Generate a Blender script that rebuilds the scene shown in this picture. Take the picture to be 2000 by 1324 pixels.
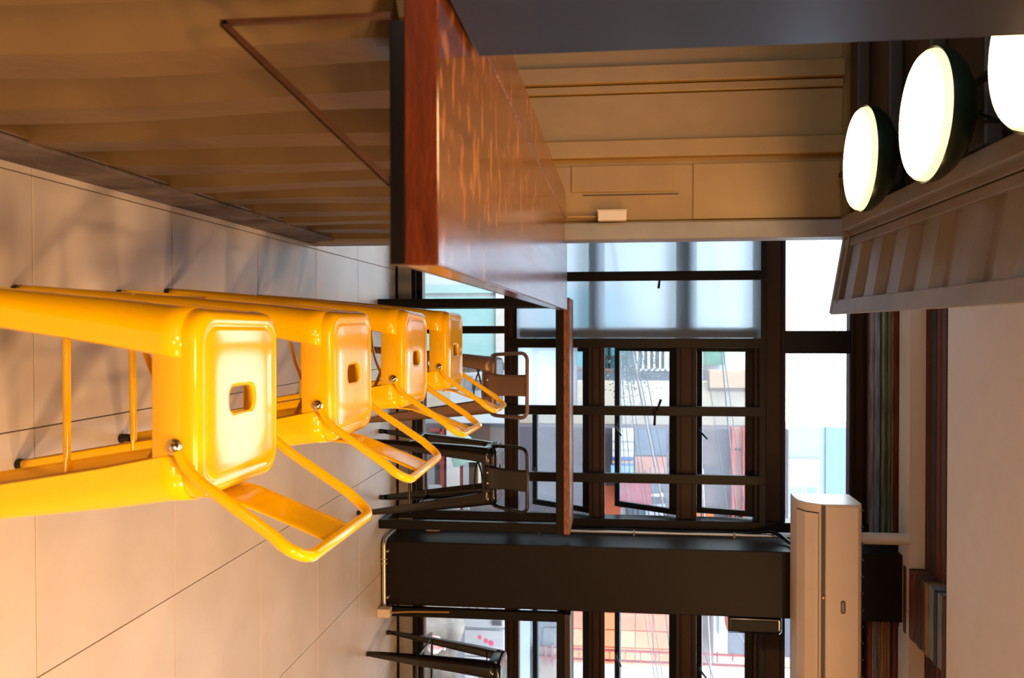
import bpy, bmesh, math, random
from mathutils import Vector, Matrix
random.seed(7)
for o in list(bpy.data.objects): bpy.data.objects.remove(o)
S = bpy.context.scene
COL = S.collection
PI = math.pi

# ------------------------------------------------------------------ camera, world, lights, exposure
FPX = 1565.0
th = math.atan2(166, FPX); psi = math.atan2(22, FPX)
fw = Vector((math.sin(psi)*math.cos(th), math.cos(psi)*math.cos(th), -math.sin(th)))
rt = Vector((math.cos(psi), -math.sin(psi), 0)); upv = rt.cross(fw)
cam_d = bpy.data.cameras.new('camera'); cam = bpy.data.objects.new('camera', cam_d); COL.objects.link(cam)
# the photograph is turned by a quarter: image right is up in the room, image top is left in the room
cx, cy, cz = upv, -rt, -fw
cam.matrix_world = Matrix(((cx[0], cy[0], cz[0], 0), (cx[1], cy[1], cz[1], 0), (cx[2], cy[2], cz[2], 1.40), (0, 0, 0, 1)))
cam_d.sensor_width = 36; cam_d.lens = FPX/2000*36; cam_d.shift_x = -0.02; cam_d.clip_start = 0.05
cam_d.dof.use_dof = True; cam_d.dof.focus_distance = 3.0; cam_d.dof.aperture_fstop = 5.6
S.camera = cam

w = bpy.data.worlds.new('sky'); S.world = w; w.use_nodes = True
bg = w.node_tree.nodes['Background']; bg.inputs[0].default_value = (0.75, 0.885, 1.0, 1); bg.inputs[1].default_value = 8.2

def area_light(name, loc, size, power, col, rot=(0, 0, 0)):
    l = bpy.data.lights.new(name, 'AREA'); l.shape = 'DISK'; l.size = size; l.energy = power; l.color = col
    o = bpy.data.objects.new(name, l); o.location = loc; o.rotation_euler = rot; COL.objects.link(o); return o
WARM = (1.0, 0.55, 0.24)
area_light('ceiling_lamp_light', (0.0, -0.55, 2.80), 0.35, 62, WARM)
area_light('ceiling_lamp_light', (0.75, 0.1, 2.80), 0.35, 40, WARM)
area_light('ceiling_lamp_light', (1.75, 0.3, 2.85), 0.35, 84, WARM)
area_light('ceiling_lamp_light', (2.5, 2.2, 2.85), 0.35, 60, WARM)
area_light('ceiling_lamp_light', (0.9, -1.9, 2.80), 0.35, 64, WARM)
area_light('ceiling_lamp_light', (2.9, -1.2, 2.85), 0.35, 74, WARM)

vs = S.view_settings
S.display_settings.display_device = 'sRGB'
vs.view_transform = 'Standard'; vs.look = 'None'; vs.gamma = 1.0; vs.exposure = 0.0; vs.use_curve_mapping = False

# ------------------------------------------------------------------ helpers
def lin(c):
    return tuple(((v/255)/12.92 if v/255 <= 0.04045 else ((v/255+0.055)/1.055)**2.4) for v in c)

def mat(name, rgb, rough=0.5, metal=0.0, var=0.0, scale=8.0, stretch=None, bump=0.0, coat=0.0, rgb2=None, emit=None, estr=0, objvar=0.0, spec=None, bscale=None, detail=5):
    m = bpy.data.materials.new(name); m.use_nodes = True
    nt = m.node_tree; N = nt.nodes; L = nt.links; b = N['Principled BSDF']
    c = lin(rgb)
    b.inputs['Base Color'].default_value = (*c, 1); b.inputs['Roughness'].default_value = rough; b.inputs['Metallic'].default_value = metal
    b.inputs['Coat Weight'].default_value = coat; b.inputs['Coat Roughness'].default_value = 0.08
    if spec is not None: b.inputs['Specular IOR Level'].default_value = spec
    tc = N.new('ShaderNodeTexCoord'); mp = N.new('ShaderNodeMapping'); L.new(tc.outputs['Object'], mp.inputs[0])
    if stretch: mp.inputs['Scale'].default_value = stretch
    src = None
    if rgb2 or var:
        nz = N.new('ShaderNodeTexNoise'); nz.inputs['Scale'].default_value = scale; nz.inputs['Detail'].default_value = detail
        L.new(mp.outputs[0], nz.inputs['Vector'])
        rp = N.new('ShaderNodeValToRGB'); L.new(nz.outputs['Fac'], rp.inputs[0])
        c2 = lin(rgb2) if rgb2 else tuple(max(0, v*(1-var)) for v in c)
        rp.color_ramp.elements[0].position = 0.32; rp.color_ramp.elements[1].position = 0.68
        rp.color_ramp.elements[0].color = (*c2, 1); rp.color_ramp.elements[1].color = (*c, 1)
        src = rp.outputs[0]; L.new(src, b.inputs['Base Color'])
    if objvar:
        oi = N.new('ShaderNodeObjectInfo'); mr = N.new('ShaderNodeMapRange'); L.new(oi.outputs['Random'], mr.inputs[0])
        mr.inputs['To Min'].default_value = 1-objvar; mr.inputs['To Max'].default_value = 1+objvar
        hs = N.new('ShaderNodeHueSaturation'); L.new(mr.outputs[0], hs.inputs['Value'])
        if src: L.new(src, hs.inputs['Color'])
        else: hs.inputs['Color'].default_value = (*c, 1)
        L.new(hs.outputs[0], b.inputs['Base Color'])
    if bump:
        nb = N.new('ShaderNodeTexNoise'); nb.inputs['Scale'].default_value = bscale or scale*3; nb.inputs['Detail'].default_value = 4
        L.new(mp.outputs[0], nb.inputs['Vector'])
        bp = N.new('ShaderNodeBump'); bp.inputs['Strength'].default_value = bump; bp.inputs['Distance'].default_value = 0.01
        L.new(nb.outputs['Fac'], bp.inputs['Height']); L.new(bp.outputs[0], b.inputs['Normal'])
    if emit:
        b.inputs['Emission Color'].default_value = (*emit, 1); b.inputs['Emission Strength'].default_value = estr
    return m

def glass_mat(name, haze=0.0, tint=(1, 1, 1)):
    m = bpy.data.materials.new(name); m.use_nodes = True
    nt = m.node_tree; N = nt.nodes; L = nt.links; N.remove(N['Principled BSDF']); out = N['Material Output']
    tr = N.new('ShaderNodeBsdfTransparent'); tr.inputs[0].default_value = (*tint, 1)
    gl = N.new('ShaderNodeBsdfGlossy'); gl.inputs['Roughness'].default_value = 0.02
    lw = N.new('ShaderNodeFresnel'); lw.inputs[0].default_value = 1.45
    mx = N.new('ShaderNodeMixShader'); L.new(lw.outputs[0], mx.inputs[0]); L.new(tr.outputs[0], mx.inputs[1]); L.new(gl.outputs[0], mx.inputs[2])
    last = mx
    if haze:
        tl = N.new('ShaderNodeBsdfTranslucent'); tl.inputs[0].default_value = (0.8, 0.87, 0.95, 1)
        nz = N.new('ShaderNodeTexNoise'); nz.inputs['Scale'].default_value = 5; nz.inputs['Detail'].default_value = 6
        tc = N.new('ShaderNodeTexCoord'); mp = N.new('ShaderNodeMapping'); mp.inputs['Scale'].default_value = (4, 1, 1)
        L.new(tc.outputs['Object'], mp.inputs[0]); L.new(mp.outputs[0], nz.inputs[0])
        mr = N.new('ShaderNodeMapRange'); L.new(nz.outputs[0], mr.inputs[0]); mr.inputs['To Min'].default_value = haze*0.5; mr.inputs['To Max'].default_value = haze*1.5
        m2 = N.new('ShaderNodeMixShader'); L.new(mr.outputs[0], m2.inputs[0]); L.new(mx.outputs[0], m2.inputs[1]); L.new(tl.outputs[0], m2.inputs[2]); last = m2
    L.new(last.outputs[0], out.inputs[0]); return m

def frosted_mat(name):
    m = bpy.data.materials.new(name); m.use_nodes = True
    nt = m.node_tree; N = nt.nodes; L = nt.links; N.remove(N['Principled BSDF']); out = N['Material Output']
    rf = N.new('ShaderNodeBsdfRefraction'); rf.inputs['IOR'].default_value = 1.04; rf.inputs['Roughness'].default_value = 0.6; rf.inputs[0].default_value = (0.9, 0.95, 1, 1)
    tl = N.new('ShaderNodeBsdfTranslucent'); tl.inputs[0].default_value = (0.85, 0.92, 1, 1)
    m2 = N.new('ShaderNodeMixShader'); m2.inputs[0].default_value = 0.5; L.new(rf.outputs[0], m2.inputs[1]); L.new(tl.outputs[0], m2.inputs[2])
    L.new(m2.outputs[0], out.inputs[0]); return m

class MB:
    def __init__(s): s.v = []; s.f = []; s.mi = []; s.cur = 0
    def add(s, vs_, fs):
        n = len(s.v); s.v += [tuple(p) for p in vs_]; s.f += [tuple(i+n for i in f) for f in fs]; s.mi += [s.cur]*len(fs); return s
    def box(s, x0, x1, y0, y1, z0, z1):
        return s.add([(x, y, z) for x in (x0, x1) for y in (y0, y1) for z in (z0, z1)],
                     [(0, 1, 3, 2), (4, 6, 7, 5), (0, 4, 5, 1), (2, 3, 7, 6), (0, 2, 6, 4), (1, 5, 7, 3)])
    def prism(s, poly, a0, a1, ax='y', cap=True):
        # poly in the two other axes (x,z for y; y,z for x; x,y for z)
        n = len(poly)
        def mk(p, a): return (p[0], a, p[1]) if ax == 'y' else ((a, p[0], p[1]) if ax == 'x' else (p[0], p[1], a))
        fs = [(i, (i+1) % n, (i+1) % n+n, i+n) for i in range(n)]
        if cap: fs += [tuple(range(n))[::-1], tuple(range(n, 2*n))]
        return s.add([mk(p, a0) for p in poly]+[mk(p, a1) for p in poly], fs)
    def loft(s, rings, closed=True, cap0=False, cap1=False):
        n = len(rings[0]); V = [p for r in rings for p in r]; F = []
        for k in range(len(rings)-1):
            for i in range(n if closed else n-1):
                j = (i+1) % n; F.append((k*n+i, k*n+j, (k+1)*n+j, (k+1)*n+i))
        if cap0: F.append(tuple(range(n))[::-1])
        if cap1: F.append(tuple((len(rings)-1)*n+i for i in range(n)))
        return s.add(V, F)
    def tube(s, pts, r, n=12, flat=None, cap=True):
        pts = [Vector(p) for p in pts]; rings = []; up0 = None
        for i, p in enumerate(pts):
            t = (pts[min(i+1, len(pts)-1)]-pts[max(i-1, 0)]).normalized()
            if up0 is None:
                up0 = Vector((0, 0, 1)) if abs(t.z) < 0.9 else Vector((1, 0, 0))
            a = t.cross(up0).normalized(); b = a.cross(t).normalized(); up0 = b
            rr = r[i] if isinstance(r, (list, tuple)) else r
            ry = rr*(flat[i] if isinstance(flat, (list, tuple)) else (flat or 1))
            rings.append([p+a*rr*math.cos(2*PI*k/n)+b*ry*math.sin(2*PI*k/n) for k in range(n)])
        return s.loft(rings, True, cap, cap)
    def lathe(s, prof, c=(0, 0, 0), n=32, axis='z'):
        rings = []
        for (r, h) in prof:
            ring = []
            for k in range(n):
                a = 2*PI*k/n; p = (r*math.cos(a), r*math.sin(a), h)
                if axis == 'x': p = (h, p[0], p[1])
                if axis == 'y': p = (p[0], h, p[1])
                ring.append((p[0]+c[0], p[1]+c[1], p[2]+c[2]))
            rings.append(ring)
        return s.loft(rings, True, prof[0][0] > 1e-4, prof[-1][0] > 1e-4)
    def build(s, name, mats, parent=None, bevel=0, seg=2, smooth=None, solid=0, fixn=True):
        me = bpy.data.meshes.new(name); me.from_pydata(s.v, [], s.f); me.update()
        if not isinstance(mats, (list, tuple)): mats = [mats]
        for m in mats: me.materials.append(m)
        if len(mats) > 1:
            for p, i in zip(me.polygons, s.mi): p.material_index = i
        if fixn:
            bm = bmesh.new(); bm.from_mesh(me); bmesh.ops.remove_doubles(bm, verts=bm.verts, dist=1e-5); bmesh.ops.recalc_face_normals(bm, faces=bm.faces); bm.to_mesh(me); bm.free()
        if smooth is not None:
            me.shade_smooth(); me.set_sharp_from_angle(angle=math.radians(smooth))
        o = bpy.data.objects.new(name, me); COL.objects.link(o)
        if parent: o.parent = parent
        if solid:
            md = o.modifiers.new('thick', 'SOLIDIFY'); md.thickness = solid; md.offset = -1
        if bevel:
            md = o.modifiers.new('bevel', 'BEVEL'); md.width = bevel; md.segments = seg; md.limit_method = 'ANGLE'; md.angle_limit = math.radians(40)
        return o

def box(name, x0, x1, y0, y1, z0, z1, m, parent=None, bevel=0.0, **k):
    return MB().box(x0, x1, y0, y1, z0, z1).build(name, m, parent, bevel=bevel, **k)
def cbox(name, x0, x1, y0, y1, z0, z1, m, parent, bevel=0.0):
    """box whose own origin is at its centre-bottom"""
    xm, ym = (x0+x1)/2, (y0+y1)/2
    o = MB().box(x0-xm, x1-xm, y0-ym, y1-ym, 0, z1-z0).build(name, m, parent, bevel=bevel); o.location = (xm, ym, z0); return o
def empty(name, loc=(0, 0, 0), rz=0):
    o = bpy.data.objects.new(name, None); COL.objects.link(o); o.location = loc; o.rotation_euler = (0, 0, rz); o.empty_display_size = 0.1; return o
def tag(o, label, cat, group=None):
    o['label'] = label; o['category'] = cat
    if group: o['group'] = group
    return o
def structure(o): o['kind'] = 'structure'; return o
def copy_tree(o, parent=None):
    c = o.copy(); COL.objects.link(c); c.parent = parent
    for ch in [q for q in KIDS.get(o.name, [])]:
        copy_tree(ch, c)
    return c
KIDS = {}
def index_children():
    KIDS.clear()
    for o in bpy.data.objects:
        if o.parent: KIDS.setdefault(o.parent.name, []).append(o)
def text_mesh(name, s, size, m, parent, loc, rot, depth=0.001, align='CENTER'):
    cu = bpy.data.curves.new(name, 'FONT'); cu.body = s; cu.size = size; cu.extrude = depth; cu.align_x = align; cu.align_y = 'CENTER'
    t = bpy.data.objects.new(name+'_tmp', cu); COL.objects.link(t)
    bpy.context.view_layer.update()
    me = bpy.data.meshes.new_from_object(t.evaluated_get(bpy.context.evaluated_depsgraph_get()))
    bpy.data.objects.remove(t); me.materials.clear(); me.materials.append(m)
    o = bpy.data.objects.new(name, me); COL.objects.link(o); o.parent = parent; o.location = loc; o.rotation_euler = rot; return o

# ------------------------------------------------------------------ materials
M = {}
M['tile'] = mat('tile', (188, 182, 176), 0.42, rgb2=(176, 168, 160), scale=3.5, bump=0.03, objvar=0.03, detail=7)
M['grout'] = mat('grout', (88, 78, 72), 0.9)
M['khaki'] = mat('khaki_paint', (154, 120, 62), 0.45, rgb2=(140, 108, 54), scale=4, bump=0.15, bscale=9)
M['wallpaint'] = mat('worn_container_paint', (98, 80, 50), 0.45, rgb2=(84, 66, 40), scale=5, bump=0.35, bscale=14)
M['rail'] = mat('concrete_grey', (100, 92, 92), 0.75, rgb2=(76, 68, 66), scale=16, bump=0.6)
M['greycont'] = mat('grey_container_paint', (140, 134, 126), 0.5, rgb2=(122, 116, 108), scale=4, bump=0.1)
M['darkcont'] = mat('dark_container', (62, 52, 42), 0.6, var=0.25, scale=3)
M['darksteel'] = mat('dark_blue_steel', (30, 33, 46), 0.38, metal=0.0, spec=0.35, rgb2=(24, 24, 32), scale=3, stretch=(1, 1, 0.3))
M['black'] = mat('black_frame', (11, 9, 9), 0.36, var=0.2, spec=0.2)
M['brownframe'] = mat('brown_frame', (48, 24, 8), 0.42, var=0.3, stretch=(1, 1, 8), spec=0.2)
M['column'] = mat('column_paint', (18, 11, 7), 0.45, rgb2=(14, 8, 5), scale=6, spec=0.2)
M['white'] = mat('white_ceiling', (232, 224, 216), 0.85, var=0.04)
M['cream'] = mat('cream_trunking', (214, 196, 172), 0.55, var=0.05)
M['plinth'] = mat('grey_plinth', (150, 144, 138), 0.7, var=0.1)
M['roomwall'] = mat('room_wall', (150, 130, 108), 0.8, var=0.1)
M['yellow'] = mat('yellow_enamel', (238, 188, 0), 0.11, spec=0.38, coat=0.0, var=0.03, scale=2)
M['blackpaint'] = mat('black_enamel', (10, 8, 7), 0.2, coat=0.15, var=0.1)
M['bronze'] = mat('bronze_enamel', (118, 92, 72), 0.3, metal=0.35, var=0.08)
M['rubber'] = mat('rubber', (24, 18, 12), 0.7, var=0.1)
M['chrome'] = mat('chrome', (200, 195, 188), 0.18, metal=1.0, var=0.05)
M['galv'] = mat('galvanised_pipe', (196, 186, 172), 0.32, metal=0.8, var=0.08)
M['plastic'] = mat('beige_plastic', (205, 190, 172), 0.45, var=0.04)
M['acwhite'] = mat('white_plastic', (212, 190, 164), 0.38, var=0.03)
M['acgrey'] = mat('dark_stripe', (64, 58, 52), 0.4, var=0.05)
M['green'] = mat('dark_green_enamel', (22, 38, 26), 0.3, var=0.1)
M['glow'] = mat('lamp_glow', (255, 250, 240), 0.5, emit=(1.0, 0.62, 0.27), estr=24)
M['glowrim'] = mat('lamp_glow_side', (255, 240, 190), 0.5, emit=(1.0, 0.86, 0.42), estr=1.35)
M['led'] = mat('red_led', (255, 40, 20), 0.5, emit=(1, 0.08, 0.03), estr=3)
M['glass'] = glass_mat('clear_glass')
M['hazy'] = glass_mat('dusty_glass', 0.05)
M['frost'] = frosted_mat('frosted_glass')
M['wood_end'] = mat('end_grain', (88, 36, 6), 0.7, rgb2=(64, 22, 3), scale=14, spec=0.15, stretch=(1, 1, 4), bump=0.3)
M['darktable'] = mat('dark_table_wood', (46, 24, 14), 0.4, rgb2=(32, 16, 9), scale=20, stretch=(1, 3, 3))
M['tablewood'] = mat('table_wood', (142, 84, 48), 0.45, rgb2=(96, 50, 28), scale=22, stretch=(1, 3, 3), bump=0.2)

def bar_wood():
    m = bpy.data.materials.new('varnished_bar_wood'); m.use_nodes = True
    nt = m.node_tree; N = nt.nodes; L = nt.links; b = N['Principled BSDF']
    tc = N.new('ShaderNodeTexCoord'); mp = N.new('ShaderNodeMapping'); mp.inputs['Scale'].default_value = (9, 0.8, 9); L.new(tc.outputs['Object'], mp.inputs[0])
    n1 = N.new('ShaderNodeTexNoise'); n1.inputs['Scale'].default_value = 3; n1.inputs['Detail'].default_value = 8; L.new(mp.outputs[0], n1.inputs[0])
    rp = N.new('ShaderNodeValToRGB'); L.new(n1.outputs[0], rp.inputs[0])
    e = rp.color_ramp.elements; e[0].position = 0.3; e[1].position = 0.72
    e[0].color = (*lin((68, 31, 11)), 1); e[1].color = (*lin((100, 50, 19)), 1)
    # scuffs: pale flecks in the varnish
    n2 = N.new('ShaderNodeTexNoise'); n2.inputs['Scale'].default_value = 60; n2.inputs['Detail'].default_value = 6
    mp2 = N.new('ShaderNodeMapping'); mp2.inputs['Scale'].default_value = (0.3, 0.9, 1); L.new(tc.outputs['Object'], mp2.inputs[0]); L.new(mp2.outputs[0], n2.inputs[0])
    r2 = N.new('ShaderNodeValToRGB'); L.new(n2.outputs[0], r2.inputs[0]); r2.color_ramp.elements[0].position = 0.56; r2.color_ramp.elements[1].position = 0.64
    mx = N.new('ShaderNodeMixRGB'); L.new(r2.outputs[0], mx.inputs[0]); L.new(rp.outputs[0], mx.inputs[1]); mx.inputs[2].default_value = (*lin((150, 92, 48)), 1)
    L.new(mx.outputs[0], b.inputs['Base Color'])
    mr = N.new('ShaderNodeMapRange'); L.new(n1.outputs[0], mr.inputs[0]); mr.inputs['To Min'].default_value = 0.12; mr.inputs['To Max'].default_value = 0.30; L.new(mr.outputs[0], b.inputs['Roughness'])
    bp = N.new('ShaderNodeBump'); bp.inputs['Strength'].default_value = 0.10; bp.inputs['Distance'].default_value = 0.004
    n3 = N.new('ShaderNodeTexNoise'); n3.inputs['Scale'].default_value = 60; n3.inputs['Detail'].default_value = 5; L.new(tc.outputs['Object'], n3.inputs[0])
    L.new(n3.outputs[0], bp.inputs['Height']); L.new(bp.outputs[0], b.inputs['Normal'])
    b.inputs['Coat Weight'].default_value = 0.5; b.inputs['Coat Roughness'].default_value = 0.18
    return m
M['bar'] = bar_wood()
M['shadestrip'] = mat('grey_shade_strip', (120, 116, 114), 0.7, var=0.2)  # flat grey that stands for the rail shadow at the frosted pane

# ------------------------------------------------------------------ THE SETTING
# floor: grout slab with square tiles as parts
floor = structure(box('floor', -2.9, 4.2, -3.0, 4.975, -0.06, -0.0035, M['grout']))
P_ = 0.608; X0 = -0.368; Y0 = 1.795
proto = MB().box(-P_/2+0.0013, P_/2-0.0013, -P_/2+0.0013, P_/2-0.0013, -0.02, 0.0).build('tile', M['tile'], floor, bevel=0.0012, seg=1)
first = True
for i in range(-1, 7):
    for j in range(-4, 6):
        xc = X0+(i+0.5)*P_; yc = Y0+(j+0.5)*P_
        if yc-P_/2 > 4.95 or xc > 4.0: continue
        if i == -1 and yc < 3.6: xc0 = xc
        o = proto if first else proto.copy()
        if not first: COL.objects.link(o)
        first = False
        o.location = (xc, yc, 0)
        if yc+P_/2 > 4.975: o.scale = (1, (4.975-(yc-P_/2))/P_, 1); o.location.y = (4.975+yc-P_/2)/2

# container: corrugated side wall under the bar
def corrugated(length0, length1, x_out, depth, pitch=0.262):
    y = length0; pts = []
    while y < length1:
        pts += [(x_out-depth, y), (x_out-depth, y+pitch*0.30), (x_out, y+pitch*0.46), (x_out, y+pitch*0.84)]; y += pitch
    return pts
prof = corrugated(-0.35, 3.42, -0.402, 0.058)
NZ = 14
mb = MB(); rings = []
for k in range(NZ+1):
    z = 0.05+(1.108-0.05)*k/NZ
    # dented old sheet: small wobble of the ridges
    rings.append([(p[0]+0.004*math.sin(9*p[1]+5*z), p[1]+0.010*math.sin(7*z+p[1]*3), z) for p in prof])
mb.loft(rings, closed=False)
wl = structure(mb.build('wall_left', M['wallpaint'], solid=0.004, smooth=25))
tr1 = MB(); tr1.box(-0.50, -0.385, -0.6, 3.52, 0.0, 0.075); tr1.prism([(-0.401, 0.07), (-0.385, 0.07), (-0.390, 0.152), (-0.401, 0.152)], -0.6, 3.46)
structure(tr1.build('trim_1', M['rail'], bevel=0.004))
structure(box('trim_7', -0.462, -0.402, -0.5, 3.44, 0.07, 0.150, M['wallpaint'], bevel=0.004))
# the skin of the container on the far side of the sheet, floor inside
structure(box('wall_inner', -2.75, -0.47, -0.6, 3.46, 0.0, 0.02, M['darkcont']))
# container end panels (above the bar), facing the room
we = structure(box('wall_end', -2.75, -0.455, 3.50, 3.53, 0.0, 2.45, M['khaki']))
def seg(x0, x1, y0, y1, z0, z1, n='panel', m='khaki', b=0.004): return cbox(n, x0, x1, y0, y1, z0, z1, M[m], we, b)
for (xa, xb, dep) in [(-0.700, -0.462, 0.0), (-0.803, -0.728, 0.030), (-1.005, -0.806, 0.0), (-1.043, -1.008, 0.012), (-1.118, -1.046, 0.034), (-1.36, -1.122, 0.0), (-1.44, -1.364, 0.034), (-1.70, -1.444, 0.0), (-1.78, -1.704, 0.034), (-2.74, -1.79, 0)]:
    seg(xa, xb, 3.488-dep, 3.50, 0.06, 2.34)
seg(-0.575, -0.571, 3.483, 3.489, 1.25, 1.66, 'batten', 'darkcont', 0)
seg(-0.700, -0.462, 3.482, 3.489, 1.72, 2.33, 'panel')
seg(-0.700, -0.585, 3.482, 3.489, 1.20, 1.64, 'panel')
# corner post and end frame
structure(box('trim_2', -0.452, -0.378, 3.46, 3.60, 0.06, 2.45, M['greycont'], bevel=0.006))
structure(box('trim_3', -2.75, -0.38, 3.535, 3.60, 0.0, 2.45, M['greycont']))
# near jamb: smooth dark steel wall of the opening
jm = MB(); jm.box(-0.52, -0.43, -0.7, 1.262, 1.18, 3.0)
structure(jm.build('trim_4', M['darksteel'], bevel=0.004))
# container roof with cross members, top rail
rf = structure(box('ceiling', -2.75, -0.41, -0.7, 3.54, 2.40, 2.44, M['darkcont']))
for k in range(11):
    y = 3.36-0.37*k; cbox('rib', -2.74, -0.47, y-0.05, y+0.05, 2.345, 2.40, M['darkcont'], rf, 0.01)
cbox('conduit', -0.64, -0.62, -0.6, 3.45, 2.31, 2.33, M['darkcont'], rf, 0.006)
structure(box('trim_5', -0.46, -0.40, 1.26, 3.60, 2.33, 2.45, M['greycont'], bevel=0.006))
structure(box('wall_container_back', -2.80, -2.75, -0.7, 3.55, 0.0, 2.45, M['darkcont']))
# room shell
structure(box('wall_right', 4.2, 4.3, -3.1, 5.2, 0, 3.2, M['roomwall']))
structure(box('wall_back', -2.9, 4.3, -3.1, -3.0, 0, 3.2, M['roomwall']))
structure(box('wall_corner', -2.0, -1.9, 3.6, 5.2, 0, 3.2, M['white']))
structure(box('wall_upper_left', -0.52, -0.43, 1.262, 3.60, 2.45, 3.2, M['darkcont']))
# white plaster ceiling and the recessed plank ceiling above the windows
structure(box('ceiling', -2.9, 4.2, -3.0, 4.04, 2.98, 3.12, M['white']))
pc = structure(box('ceiling', -2.0, 4.2, 4.04, 5.2, 3.10, 3.16, M['darkcont']))
strip_cols = [(120, 58, 36), (98, 60, 48), (72, 46, 40), (88, 58, 52), (104, 66, 56), (58, 60, 62), (92, 50, 36), (110, 70, 48)]
SM = [mat('old_board_%s' % n, c, 0.7, rgb2=tuple(int(v*0.72) for v in c), scale=18, stretch=(0.25, 3, 3), bump=0.35) for n, c in
      zip(('rust', 'brown', 'umber', 'plum', 'clay', 'slate', 'red', 'tan'), strip_cols)]
HM = [mat('old_board_%s' % n, tuple(min(255, int(v*1.35)) for v in c), 0.7, rgb2=tuple(int(v*0.75) for v in c), scale=18, stretch=(0.25, 3, 3), bump=0.35) for n, c in
      [('faded_purple', (112, 100, 104)), ('offwhite', (178, 168, 158)), ('blue_grey', (104, 116, 122)), ('dark_gap', (58, 44, 42)), ('sage', (98, 108, 86)), ('olive', (84, 92, 72)), ('dusty', (140, 112, 96)), ('oxblood', (104, 52, 42)), ('ochre', (132, 96, 52))]]
y = 4.06; k = 0
while y < 4.98:
    wdt = [0.035, 0.05, 0.042, 0.06, 0.03, 0.048][k % 6]
    cbox('plank', -1.9, 4.2, y, y+wdt-0.003, 3.072-0.004*(k % 3), 3.10, SM[[5, 2, 6, 3, 2, 4, 1, 0][k % 8]], pc, 0.003); y += wdt; k += 1
# header boards over window
hd = structure(box('wall_header', -1.9, 4.2, 5.03, 5.2, 2.905, 3.16, M['darkcont']))
z = 2.905
for n_, (hh, ci) in enumerate([(0.022, 0), (0.008, 1), (0.034, 2), (0.006, 3), (0.020, 4), (0.018, 5), (0.022, 4), (0.010, 6), (0.034, 7)]):
    cbox('plank', -1.9, 1.27, 4.985+0.006*((n_*7) % 4), 5.03, z, z+hh-0.002, HM[ci], hd, 0.003)
    cbox('plank', 1.65, 4.2, 4.985+0.006*((n_*5) % 4), 5.03, z, z+hh-0.002, HM[[7, 1, 0, 1, 8, 8, 8, 3, 7][n_]], hd, 0.003)
    z += hh
# plank clad beam above the column
bm_ = structure(box('ceiling_beam', 1.325, 1.68, 4.045, 4.985, 2.995, 3.10, M['darkcont']))
y = 4.046; k = 0
bc = [SM[6], HM[2], SM[5], HM[2], HM[8], SM[3], SM[2], SM[6], SM[0], SM[2]]
while y < 4.95:
    wdt = [0.05, 0.062, 0.04, 0.07, 0.045][k % 5]
    cbox('plank', 1.315+0.003*(k % 3), 1.69-0.002*(k % 2), y, y+wdt-0.004, 2.978+0.003*(k % 2), 3.08, bc[k % 10], bm_, 0.003); y += wdt; k += 1
# window plinth
structure(box('baseboard_front', -1.9, 4.2, 4.975, 5.12, -0.02, 0.098, M['plinth'], bevel=0.003))
structure(box('trim_6', -1.9, 4.2, 4.966, 4.976, 0.0, 0.014, M['black']))
# column
colm = structure(box('column', 1.27, 1.65, 4.64, 5.10, 0, 3.09, M['column'], bevel=0.006))

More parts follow.
